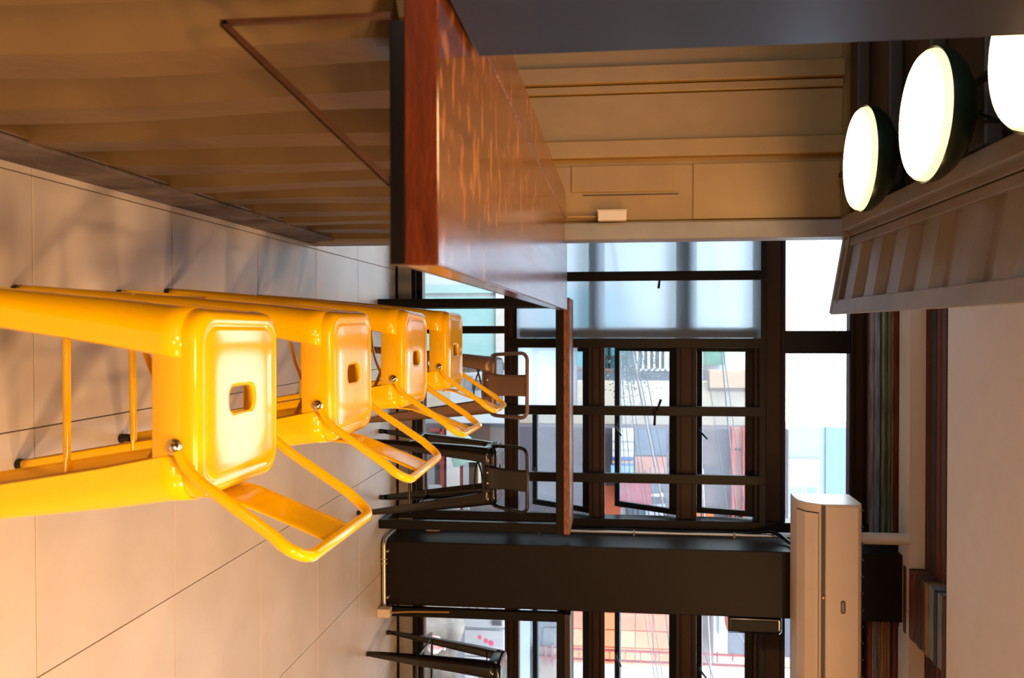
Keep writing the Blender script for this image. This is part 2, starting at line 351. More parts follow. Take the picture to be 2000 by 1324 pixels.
# windows
def window(name, xa, xb, mull, low_mull, top_mull, sash, frost=None):
    W = structure(empty(name, ((xa+xb)/2, 5.07, 0.098)))
    ox, oy, oz = W.location
    def B(n, x0, x1, y0, y1, z0, z1, m, b=0.003, par=None):
        xm, ym = (x0+x1)/2, (y0+y1)/2
        o = MB().box(x0-xm, x1-xm, y0-ym, y1-ym, 0, z1-z0).build(n, m, par or W, bevel=b)
        o.location = (xm-ox, ym-oy, z0-oz); return o
    rows = [(0.155, 0.685), (0.774, 1.221), (1.32, 1.767), (1.889, 2.239), (2.425, 2.803)]
    for (z0, z1) in [(0.098, 0.155), (0.685, 0.774), (1.221, 1.32), (1.767, 1.889), (2.239, 2.425), (2.803, 2.912)]:
        B('transom', xa, xb, 5.04, 5.12, z0, z1, M['brownframe'])
        B('glazing_bead', xa, xb, 5.028, 5.04, z0+0.02, z0+0.03, M['black'], 0.002)
        B('glazing_bead', xa, xb, 5.028, 5.04, z1-0.03, z1-0.02, M['black'], 0.002)
    for x in (xa, xb-0.06):
        B('jamb', x, x+0.06, 4.995, 5.12, 0.098, 2.912, M['black'])
    for x in mull: B('mullion', x-0.029, x+0.029, 4.99 if x > 0 else 4.935, 5.026 if x > 0 else 4.96, 0.70, 2.30, M['black'])
    for x in low_mull: B('mullion', x-0.024, x+0.024, 5.045, 5.10, 0.15, 0.69, M['black'])
    for x in top_mull: B('mullion', x-0.07, x+0.07, 5.035, 5.11, 2.42, 2.81, M['black'])
    B('top_rail', xa, xb, 4.992, 5.028, 2.26, 2.30, M['black'])
    B('sill', xa, xb, 4.99, 5.04, 0.098, 0.125, M['black'])
    sx0, sx1 = sash
    # fixed panes
    for r, (z0, z1) in enumerate(rows):
        if r in (1, 2, 3):
            spans = [(xa+0.05, sx0)] if sx0-xa > 0.2 else []
            if xb-sx1 > 0.2: spans.append((sx1, xb-0.05))
        else: spans = [(xa+0.05, xb-0.05)]
        for (p0, p1) in spans:
            B('pane', p0, p1, 5.078, 5.082, z0-0.004, z1+0.004, M['glass'], 0)
    # top hung casements pushed outward
    for r, ang in ((1, 30), (2, 30), (3, 13)):
        z0, z1 = rows[r]; h = z1-z0; a = math.radians(ang)
        s = empty('casement', (0, 0, 0)); s.parent = W; s.location = ((sx0+sx1)/2-ox, 5.085-oy, z1-oz); s.rotation_euler = (a, 0, 0)
        hw = (sx1-sx0)/2-0.006
        def Q(n, x0, x1, y0, y1, zz0, zz1, m, b=0.003): return MB().box(x0, x1, y0, y1, zz0, zz1).build(n, m, s, bevel=b)
        Q('stile', -hw, -hw+0.036, 0, 0.03, -h, 0, M['black']); Q('stile', hw-0.036, hw, 0, 0.03, -h, 0, M['black'])
        Q('rail', -hw+0.036, hw-0.036, 0, 0.03, -0.05, 0, M['black']); Q('rail', -hw+0.036, hw-0.036, 0, 0.03, -h, -h+0.036, M['black'])
        Q('pane', -hw+0.034, hw-0.034, 0.012, 0.016, -h+0.034, -0.048, M['hazy'], 0)
        hx = 0.0 if r != 1 else 0.3
        hb = MB(); hb.box(hx-0.02, hx+0.02, -0.012, 0, -h+0.008, -h+0.03); hb.tube([(hx, -0.012, -h+0.02), (hx+0.01, -0.03, -h+0.03), (hx+0.055, -0.04, -h+0.075)], [0.006, 0.007, 0.005], 8)
        hb.build('handle', M['black'], s, smooth=50)
    # stay levers on the inner mullions
    for (x, z, dx, dz) in ([(mull[1], 1.66, 0.075, -0.01), (mull[3], 1.64, -0.075, 0.025), (mull[3], 1.63, 0.085, -0.004)] if len(mull) > 3 else [(mull[0], 1.66, 0.07, 0)]):
        hb = MB(); hb.lathe([(0.0, -0.014), (0.013, -0.012), (0.016, 0)], (x-ox, 4.99-oy, z-oz), 14, 'y')
        hb.tube([(x-ox, 4.978-oy, z-oz), (x+dx*0.4-ox, 4.966-oy, z+dz*0.4-oz), (x+dx-ox, 4.964-oy, z+dz-oz)], [0.006, 0.007, 0.008], 8)
        hb.build('lever', M['black'], W, smooth=50)
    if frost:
        B('shade_strip', 0.0, 0.062, 4.988, 5.0, 0.79, 2.235, M['shadestrip'], 0.004)  # strip added to give the blurred shadow band at the frosted pane
        for (x0, x1, z0, z1) in frost: B('frosted_pane', x0, x1, 4.962 if x0 < 0 else 5.0265, 4.965 if x0 < 0 else 5.0295, z0, z1, M['frost'], 0)
    return W
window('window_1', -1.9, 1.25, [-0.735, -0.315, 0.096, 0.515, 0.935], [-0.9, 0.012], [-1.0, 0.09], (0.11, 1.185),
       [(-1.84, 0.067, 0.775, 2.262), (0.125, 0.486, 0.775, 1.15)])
window('window_2', 1.65, 4.2, [2.62, 3.4], [2.9], [3.0], (1.72, 2.6))

# ------------------------------------------------------------------ BAR COUNTER
bar = tag(empty('bar_counter', (-0.33, 2.3, 0)), 'long thick varnished reddish brown wooden bar shelf on the container wall', 'counter')
bx, by = -0.33, 2.3
o = MB().box(-0.473-bx, -0.079-bx, 0.995-by, 3.60-by, 1.131, 1.175).build('board', M['bar'], bar, bevel=0.003)
o.data.materials.append(M['wood_end'])
for p in o.data.polygons:
    if p.normal.y < -0.9: p.material_index = 1
o2 = MB().box(-0.592-bx, -0.476-bx, 0.995-by, 3.48-by, 1.131, 1.175).build('board', M['bar'], bar, bevel=0.003)
for (x0, x1, y0, y1) in ((-0.39, -0.081, 0.997, 1.04), (-0.39, -0.36, 1.04, 3.58), (-0.115, -0.083, 1.04, 3.58)):
    MB().box(x0-bx, x1-bx, y0-by, y1-by, 1.112, 1.131).build('steel_bar', M['black'], bar, bevel=0.001)
for yb in (1.0, 2.3, 3.5):
    k = MB()
    a = Vector((-0.398, yb, 0.888)); b = Vector((-0.185, yb, 1.112)); d = (b-a).normalized(); n = Vector((-d.z, 0, d.x))
    for (w0, w1, y0, y1) in ((-0.005, 0.005, 0, 0.003), (-0.005, -0.003, 0, 0.016)):
        k.add([tuple(q+n*wv+Vector((0, yy, 0))-Vector((bx, by, 0))) for q in (a, b) for wv in (w0, w1) for yy in (y0, y1)],
              [(0, 1, 3, 2), (4, 6, 7, 5), (0, 4, 5, 1), (2, 3, 7, 6), (0, 2, 6, 4), (1, 5, 7, 3)])
    k.box(-0.402-bx, -0.396-bx, yb-by, yb+0.010-by, 0.885, 1.112)
    k.build('bracket', mat('rusty_bracket', (70, 40, 18), 0.6, metal=0.1, var=0.5, scale=30), bar)

# ------------------------------------------------------------------ AWNING FLAP (cut out container side, propped up)
fl = tag(empty('awning_flap', (-0.4, 2.6, 2.39)), 'grey corrugated steel container flap raised like an awning above the bar', 'awning')
def flap_z(x): return -0.06*(x)/0.35      # local x 0..0.35
F0, F1 = -1.9, 0.96                         # local y extent
rib = MB()
pts = []; y = F0+0.02
first_flat = [0.055, 0.075, 0.055, 0.075]
while y < F1-0.05:
    pts += [(y, 0.0), (y+0.085, 0.0), (y+0.115, 0.030), (y+0.205, 0.030), (y+0.235, 0.0)]; y += 0.262
pts = [(p, h) for p, h in pts if p < F1-0.01]+[(F1-0.01, 0.0)]
rib.loft([[(x, p, flap_z(x)+h-0.012) for p, h in pts] for x in (0.055, 0.285)], closed=False)
rib.build('corrugated_sheet', M['greycont'], fl, solid=0.003)
def rail(n, x0, x1, ya, yb_, t=0.032, dz=0.0):
    m_ = MB(); m_.add([(x, yy, flap_z(x)+zz+dz) for x in (x0, x1) for yy in (ya, yb_) for zz in (-t/2-0.006, t/2)],
                      [(0, 1, 3, 2), (4, 6, 7, 5), (0, 4, 5, 1), (2, 3, 7, 6), (0, 2, 6, 4), (1, 5, 7, 3)])
    return m_.build(n, M['greycont'], fl, bevel=0.003)
rail('hinge_rail', -0.002, 0.022, F0, F1, 0.04); rail('inner_rail', 0.026, 0.062, F0, F1, 0.03)
rail('outer_rail', 0.285, 0.345, F0, F1, 0.035); rail('end_rail', 0.0, 0.34, F1-0.02, F1+0.012, 0.04)
rail('backing_sheet', 0.0, 0.34, F0, F1, 0.004, 0.035)
# strut that keeps the flap up
sp = MB(); sp.tube([(0.02, 0.86, -0.03), (0.30, 0.88, -0.075)], 0.006, 8); sp.build('stay', M['greycont'], fl)

# ------------------------------------------------------------------ STOOLS
def rrect(h, r, n=16, hy=None):
    """rounded rectangle ring, 4*(n+1) points, half sizes h, hy"""
    hy = hy or h; out = []
    for q, (sx, sy) in enumerate(((1, 1), (-1, 1), (-1, -1), (1, -1))):
        for i in range(n+1):
            a = q*PI/2+i*PI/2/n
            out.append((sx*(h-r)+r*math.cos(a), sy*(hy-r)+r*math.sin(a)))
    return out
def make_stool(name, paint, label):
    R = tag(empty(name), label, 'stool')
    # seat pan with slot, pressed border and apron
    prof = [(('slot', 0.0225, 0.045, 0.019), 0.738), (('slot', 0.0225, 0.045, 0.019), 0.7475), (('slot', 0.026, 0.049, 0.022), 0.750), (('slot', 0.030, 0.053, 0.026), 0.7501),
            ((0.09, 0.05), 0.750), ((0.117, 0.035), 0.750), ((0.121, 0.035), 0.7495), ((0.1235, 0.036), 0.7482), ((0.126, 0.037), 0.7478), ((0.129, 0.038), 0.7495), ((0.132, 0.038), 0.7505), ((0.138, 0.040), 0.7500),
            ((0.1445, 0.042), 0.7475), ((0.149, 0.044), 0.7425), ((0.1515, 0.046), 0.7350), ((0.1525, 0.047), 0.7250), ((0.1555, 0.048), 0.678), ((0.154, 0.048), 0.6765)]
    rings = []
    for pr, z in prof:
        if pr[0] == 'slot': ring = rrect(pr[1], pr[3], 8, pr[2])
        else: ring = rrect(pr[0], pr[1], 8)
        rings.append([(p[0], p[1], z) for p in ring])
    MB().loft(rings).build('seat', paint, R, smooth=50, solid=0.0018)
    # four folded sheet legs
    for q in range(4):
        sx, sy = ((1, 1), (-1, 1), (-1, -1), (1, -1))[q]
        rings = []
        for z, hx, wd, r in [(0.018, 0.2165, 0.026, 0.014), (0.05, 0.2145, 0.030, 0.016), (0.20, 0.2030, 0.044, 0.022), (0.40, 0.1860, 0.060, 0.032), (0.60, 0.1670, 0.073, 0.042), (0.690, 0.1562, 0.080, 0.0465), (0.725, 0.1540, 0.082, 0.047)]:
            hy = hx-0.008*(1-z/0.7) if z < 0.7 else hx
            hx += 0.0008; hy += 0.0008
            ring = []
            ring.append((hx-0.007, hy-wd)); ring.append((hx, hy-wd+0.004))
            for i in range(7):
                a = i*PI/12; ring.append((hx-r+r*math.cos(a), hy-r+r*math.sin(a)))
            ring.append((hx-wd+0.004, hy)); ring.append((hx-wd, hy-0.007))
            rings.append([(sx*p[0], sy*p[1], z) for p in ring])
        if sx*sy < 0: rings = [r_[::-1] for r_ in rings]
        lg = MB().loft(rings, closed=False).build('leg', paint, R, smooth=45, solid=0.0022, fixn=False)
        ft = MB(); ft.loft([[(sx*(0.2165-0.013)+0.0138*math.cos(a)*s_, sy*(0.2085-0.013)+0.0138*math.sin(a)*s_, z) for a in [2*PI*i/14 for i in range(14)]] for z, s_ in ((0, 0.85), (0.004, 1), (0.022, 1.0), (0.030, 0.8))], True, True, True)
        ft.build('foot', M['rubber'], lg, smooth=50)
    # foot rails and cross brace
    hx = 0.180
    for sgn in (1, -1):
        for ax in 'xy':
            a = (-hx, sgn*0.186, 0.285); b = (hx, sgn*0.186, 0.285)
            if ax == 'y': a, b = (a[1], a[0], a[2]+0.0), (b[1], b[0], b[2]+0.0)
            aa, bb = Vector(a), Vector(b); dd = (bb-aa).normalized()
            MB().tube([aa, aa+dd*0.035, aa+dd*0.045, bb-dd*0.045, bb-dd*0.035, bb], [0.0095, 0.0095, 0.0078, 0.0078, 0.0095, 0.0095], 10, [0.5, 0.5, 1, 1, 0.5, 0.5]).build('foot_rail', paint, R, smooth=60)
    for sgn in (1, -1):
        pts = []
        for i in range(9):
            t = -1+2*i/8; pts.append((0.143*t, 0.143*t*sgn, 0.645-0.035*(1-t*t)*sgn if sgn > 0 else 0.625+0.02*(1-t*t)))
        MB().tube(pts, 0.009, 8, 0.4).build('cross_brace', paint, R, smooth=60)
    # low back: bent tube and pressed splat
    pts = []
    raw = [(0.072, -0.160, 0.722), (0.092, -0.163, 0.735), (0.115, -0.166, 0.760), (0.196, -0.170, 0.882)]
    corner = []
    for i in range(7):
        a = i/6*PI/2
        corner.append((0.208+0.024*math.sin(a), -0.170+0.040*(1-math.cos(a)), 0.895+0.034*math.sin(a)))
    half = raw+corner; full = half+[(p[0], -p[1], p[2]) for p in half[::-1]]
    rad = [0.0115, 0.0115, 0.0098]+[0.0098]*(len(full)-6)+[0.0098, 0.0115, 0.0115]; flt = [0.45, 0.6, 0.9]+[1]*(len(full)-6)+[0.9, 0.6, 0.45]
    MB().tube(full, rad, 14, flt).build('back_tube', paint, R, smooth=60)
    sp_ = MB(); rows_ = []
    for (x, z, hw) in [(0.1575, 0.690, 0.066), (0.1585, 0.725, 0.064), (0.163, 0.752, 0.060), (0.175, 0.785, 0.057), (0.192, 0.83, 0.056), (0.211, 0.878, 0.056), (0.226, 0.915, 0.057), (0.231, 0.930, 0.057)]:
        rows_.append([(x+0.0022*(1 if abs(t) < 0.6 and 0.76 < z < 0.90 else 0), hw*t, z) for t in (-1, -0.72, -0.66, 0, 0.66, 0.72, 1)])
    sp_.loft(rows_, closed=False).build('back_splat', paint, R, smooth=50, solid=0.003)
    for s_ in (-0.028, 0.028): MB().lathe([(0.0, 0.006), (0.005, 0.005), (0.0075, 0.0)], (0.160, s_, 0.706), 10, 'x').build('back_bolt', M['chrome'], R, smooth=60)
    for s_ in (-1, 1):
        bt = MB(); bt.lathe([(0.0, s_*0.008), (0.004, s_*0.0075), (0.0075, s_*0.004), (0.0085, 0.0), (0.013, -s_*0.002)], (0.064, s_*0.160, 0.716), 14, 'y'); bt.build('bolt', M['chrome'], R, smooth=60)
    return R

ys = make_stool('bar_stool', M['yellow'], 'glossy yellow metal bar stool nearest the camera, largest of the row of four')
bs = make_stool('bar_stool', M['blackpaint'], 'glossy black metal bar stool left of the dark column, seen from behind')
ws = make_stool('bar_stool', M['bronze'], 'bronze brown metal bar stool at the window table, behind the farthest yellow stool')
index_children()
ys.location = (0.122, 1.335, 0); ys.rotation_euler = (0, 0, math.radians(-0.5))
for (x, y_, r, lb) in [(0.112, 1.93, 1.0, 'glossy yellow metal bar stool second from the camera, beside the bar'),
                       (0.098, 2.555, -1.5, 'glossy yellow metal bar stool third from the camera along the bar'),
                       (0.090, 3.19, -1.0, 'glossy yellow metal bar stool farthest from the camera, nearest the window table')]:
    c = copy_tree(ys); c.location = (x, y_, 0); c.rotation_euler = (0, 0, math.radians(r)); c['label'] = lb
for o in [o for o in bpy.data.objects if o.get('label', '').startswith('glossy yellow')]: o['group'] = 'yellow bar stools along the bar'
ws.location = (0.315, 4.40, 0); ws.rotation_euler = (0, 0, math.radians(-93))
bs.location = (0.805, 4.40, 0); bs.rotation_euler = (0, 0, math.radians(-90))
c = copy_tree(bs); c.location = (2.045, 4.53, 0); c.rotation_euler = (0, 0, math.radians(-4)); c['label'] = 'glossy black metal bar stool right of the dark column under the second window'
bs['group'] = c['group'] = 'black bar stools at the windows'

# ------------------------------------------------------------------ HIGH TABLES AT THE WINDOWS
def high_table(x0, x1, y0, y1, label, top='tablewood'):
    T = tag(empty('high_table', ((x0+x1)/2, (y0+y1)/2, 0)), label, 'table'); ox, oy = T.location.x, T.location.y
    tp = MB().box(x0-ox, x1-ox, y0-oy, y1-oy, 1.092, 1.13).build('tabletop', M[top], T, bevel=0.006)
    lg = 0.052
    for lx in (x0+0.002, x1-lg-0.004):
        for ly in (y0+0.02, y1-lg-0.02):
            MB().box(lx-ox, lx+lg-ox, ly-oy, ly+0.04-oy, 0.0, 1.05).build('leg', M['black'], T, bevel=0.003)
        MB().box(lx-ox, lx+lg-ox, y0+0.06-oy, y1-lg-0.02-oy, 0.0, 0.035).build('foot_bar', M['black'], T, bevel=0.003)
    for (a0, a1, b0, b1) in [(x0, x1, y0+0.015, y0+0.055), (x0, x1, y1-0.055, y1-0.015)]+[(lx, lx+lg, y0+0.055, y1-0.055) for lx in (x0+0.002, x1-lg-0.004)]:
        MB().box(a0-ox, a1-ox, b0-oy, b1-oy, 1.048, 1.092).build('apron', M['black'], T, bevel=0.002)
    return T
high_table(-0.172, 1.185, 4.56, 4.925, 'high table with wooden top and black steel legs under the window left of the column')
high_table(1.657, 3.0, 4.60, 4.925, 'high table with black steel legs under the window right of the column', 'darktable')

# ------------------------------------------------------------------ LAMPS in the container
def make_lamp():
    L_ = empty('pendant_lamp', (0, 0, 2.2))
    MB().lathe([(0.169, 0.012), (0.175, 0.008), (0.176, 0.020), (0.170, 0.040), (0.150, 0.066), (0.112, 0.090), (0.060, 0.104), (0.030, 0.108), (0.028, 0.125), (0.0, 0.126)], n=48).build('shade', M['green'], L_, smooth=50)
    MB().lathe([(0.0, -0.010), (0.12, -0.0095), (0.160, -0.007)], n=48).build('diffuser', M['glow'], L_, smooth=40)
    MB().lathe([(0.160, -0.007), (0.167, 0.0), (0.170, 0.014)], n=48).build('diffuser_rim', M['glowrim'], L_, smooth=60, fixn=True)
    MB().tube([(0, 0, 0.12), (0, 0, 0.20)], 0.012, 12).build('stem', M['green'], L_, smooth=60)
    cl = MB(); cl.tube([(0.0, -0.05, 0.10), (0.02, -0.02, 0.17), (0.03, 0.0, 0.20)], 0.005, 8); cl.build('cord', M['green'], L_, smooth=60)
    return L_
lp = make_lamp(); index_children()
for i, (x, y_, lb) in enumerate([(-0.560, 2.78, 'round glowing dish lamp farthest back, nearest the window'), (-0.556, 2.215, 'round glowing dish lamp in the middle of the three, wholly in view'), (-0.555, 1.665, 'round glowing dish lamp nearest the camera, cut by the dark steel wall')]):
    c = lp if i == 0 else copy_tree(lp); c.location = (x, y_, 2.2); tag(c, lb, 'lamp', 'dish lamps over the bar')

# ------------------------------------------------------------------ AIR CONDITIONER
ac = tag(empty('air_conditioner', (1.46, 4.62, 2.37)), 'white split air conditioner unit mounted on the dark column', 'air conditioner')
ax0, ax1 = -0.525, 0.60
# cross-section in (y,z): back at y=0 (wall), front at -0.26
sec = [(0.02, 0.0), (-0.06, -0.006), (-0.15, 0.0), (-0.215, 0.030), (-0.245, 0.072), (-0.262, 0.098), (-0.266, 0.12), (-0.262, 0.285), (-0.245, 0.312), (-0.21, 0.322), (0.02, 0.322)]
MB().prism(sec, ax0, ax1, 'x').build('body', M['acwhite'], ac, bevel=0.006, seg=3, smooth=35)
MB().prism([(-0.258, 0.124), (-0.2705, 0.124), (-0.2685, 0.288), (-0.255, 0.305), (-0.245, 0.306)], ax0+0.012, ax1-0.012, 'x').build('front_panel', M['acwhite'], ac, bevel=0.002)
MB().prism([(-0.256, 0.101), (-0.2655, 0.101), (-0.268, 0.121), (-0.258, 0.121)], ax0+0.004, ax1-0.004, 'x').build('stripe', M['acgrey'], ac)
MB().prism([(-0.158, 0.001), (-0.160, -0.004), (-0.222, 0.026), (-0.252, 0.068), (-0.262, 0.086), (-0.255, 0.088)], ax0+0.05, ax1-0.17, 'x').build('louvre', M['acwhite'], ac, bevel=0.0015)
MB().prism([(-0.150, 0.003), (-0.150, 0.000), (-0.214, 0.0275), (-0.2445, 0.070), (-0.2585, 0.090), (-0.250, 0.092)], ax0+0.044, ax1-0.164, 'x').build('louvre_gap', M['acgrey'], ac)
MB().box(-0.045, 0.075, -0.2695, -0.262, 0.1025, 0.1195).build('display', M['acgrey'], ac, bevel=0.001)
MB().lathe([(0.0, -0.002), (0.004, -0.001), (0.0045, 0)], (-0.031, -0.2695, 0.111), 12, 'y').build('indicator_light', M['led'], ac)
bd = MB(); ring = [(0.023*(1 if math.cos(a) > 0 else -1)+0.0125*math.cos(a), 0.0125*math.sin(a)) for a in [2*PI*(i+0.5)/24 for i in range(24)]]
bd.prism([(p[0]+0.014, p[1]+0.212) for p in ring], -0.2725, -0.269, 'y'); badge = bd.build('badge', mat('badge_brown', (70, 44, 34), 0.4, var=0.05), ac)
text_mesh('lettering', 'keppel', 0.019, mat('badge_letters', (205, 190, 178), 0.5, var=0.02), badge, (0.014, -0.2735, 0.212), (PI/2, 0, 0), 0.0006)
for i in range(12): MB().box(ax0+0.03+i*0.088, ax0+0.034+i*0.088, -0.252, -0.20, 0.300, 0.3235).build('top_slot', M['acgrey'], ac)
# refrigerant pipe cover rising from the unit
pp = MB(); pp.tube([(1.16, 4.56, 2.69), (1.16, 4.56, 2.985)], 0.032, 20)
tag(pp.build('pipe_cover', M['plastic'], smooth=60), 'white round pipe cover between the air conditioner and the white trunking', 'pipe')

# white trunking under the plank ceiling
tk = tag(empty('cable_trunking', (1.2, 4.62, 2.98)), 'long white boxed trunking running below the old plank ceiling', 'trunking')
for (x0, x1) in ((-1.9, 1.555), (1.557, 4.2)):
    t_ = MB().box(x0-1.2, x1-1.2, -0.075, 0.09, 0.0, 0.09).build('duct_section', M['cream'], tk, bevel=0.003)
    MB().box(x0-1.2, x1-1.2, -0.078, -0.074, 0.0, 0.012).build('lid_edge', M['acwhite'], t_)

# conduits, boxes and cable on the column side
def conduit(pts, r, name, label, cat, m, clips=()):
    o = empty(name, pts[0]); o.location = pts[0]; p0 = Vector(pts[0])
    MB().tube([Vector(p)-p0 for p in pts], r, 12).build('pipe', m, o, smooth=60)
    for c in clips:
        c = Vector(c)-p0; MB().box(c.x-r*1.2, c.x+r*1.4, c.y-r*1.5, c.y+r*1.5, c.z-0.006, c.z+0.006).build('clip', m, o, bevel=0.001)
    return tag(o, label, cat)
def arc(c, r, a0, a1, pl, n=8):
    out = []
    for i in range(n+1):
        a = a0+(a1-a0)*i/n; u, v = r*math.cos(a), r*math.sin(a)
        out.append((c[0]+u, c[1], c[2]+v) if pl == 'xz' else (c[0], c[1]+u, c[2]+v) if pl == 'yz' else (c[0]+u, c[1]+v, c[2]))
    return out
conduit([(1.255, 4.925, 0.30), (1.255, 4.925, 2.45)], 0.011, 'metal_conduit', 'slim galvanised conduit running up the side of the dark column', 'conduit', M['galv'], [(1.255, 4.925, 0.92), (1.255, 4.925, 1.5), (1.255, 4.925, 2.1)])
jb = tag(empty('junction_box', (1.25, 4.925, 0.21)), 'small grey junction box low on the side of the dark column', 'box')
MB().box(-0.030, 0.02, -0.035, 0.035, 0, 0.085).build('body', M['plastic'], jb, bevel=0.005, seg=3); MB().lathe([(0.016, 0), (0.016, 0.02), (0.012, 0.022)], (0, 0, 0.085), 14).build('collar', M['galv'], jb)
# conduit hugging the column foot
foot_c = conduit([(1.262, 4.90, 0.012), (1.262, 4.70, 0.012), (1.262, 4.66, 0.016), (1.264, 4.63, 0.022), (1.285, 4.618, 0.022), (1.32, 4.618, 0.022), (1.62, 4.618, 0.022), (1.652, 4.618, 0.024)], 0.0125, 'metal_conduit',
        'metal conduit wrapped around the foot of the dark column', 'conduit', M['galv'])
for xx in (0.025, 0.30): MB().lathe([(0.0, -0.012), (0.006, -0.010), (0.009, 0.0), (0.009, 0.018)], (xx+0.038, 0.003-0.28, 0.030), 10, 'y').build('screw', M['galv'], foot_c, smooth=60)
for xx in (0.07, 0.095): MB().box(xx+0.035, xx+0.041, -0.293, -0.265, -0.004, 0.030).build('clip', M['galv'], foot_c)
j2 = tag(empty('junction_box', (1.672, 4.572, 0.0)), 'small beige junction box on the floor behind the dark column', 'box')
MB().box(-0.028, 0.024, -0.03, 0.03, 0.0, 0.075).build('body', M['plastic'], j2, bevel=0.005, seg=3); MB().tube([(0.0, 0, 0.075), (-0.006, 0.01, 0.2), (-0.008, 0.02, 0.42)], 0.005, 10).build('pipe', M['khaki'], j2, smooth=60)
j3 = tag(empty('junction_box', (-0.475, 3.44, 1.316)), 'beige junction box on the khaki container end wall beside the bar', 'box')
MB().box(-0.022, 0.020, -0.02, 0.03, 0.0, 0.122).build('body', M['plastic'], j3, bevel=0.005, seg=3); MB().box(-0.026, -0.02, -0.024, 0.03, -0.003, 0.125).build('lid', M['plastic'], j3, bevel=0.003)
MB().tube([(-0.003, 0.02, 0.0), (-0.003, 0.02, -0.13)], 0.006, 10).build('pipe', M['khaki'], j3, smooth=60)
cb = MB(); cb.tube([(1.252, 4.975, 0.7), (1.250, 4.975, 2.02), (1.252, 4.970, 2.15), (1.240, 4.955, 2.24), (1.226, 4.925, 2.31), (1.232, 4.86, 2.36), (1.25, 4.80, 2.39), (1.25, 4.68, 2.41)], 0.011, 10)
tag(cb.build('black_cable', M['black'], smooth=60), 'black cable climbing beside the column and bending behind the air conditioner', 'cable')

# wall speaker on the right flank of the column
spk = tag(empty('wall_speaker', (1.70, 4.74, 2.03)), 'small black loudspeaker fixed to the right side of the dark column', 'speaker')
sc = [(-0.045, -0.09), (0.035, -0.09), (0.055, -0.06), (0.062, 0.0), (0.055, 0.06), (0.03, 0.09), (-0.045, 0.09)]
MB().prism([(p[0], p[1]) for p in sc], 0.0, 0.30, 'z').build('cabinet', M['blackpaint'], spk, bevel=0.012, seg=3)
gr = MB(); gr.prism([(-0.03, -0.097), (0.03, -0.097), (0.033, -0.088), (-0.033, -0.088)], 0.02, 0.28, 'z'); gr.build('grille', M['rubber'], spk, bevel=0.004)
MB().box(-0.055, -0.035, -0.03, 0.03, 0.12, 0.18).build('mount', M['black'], spk)

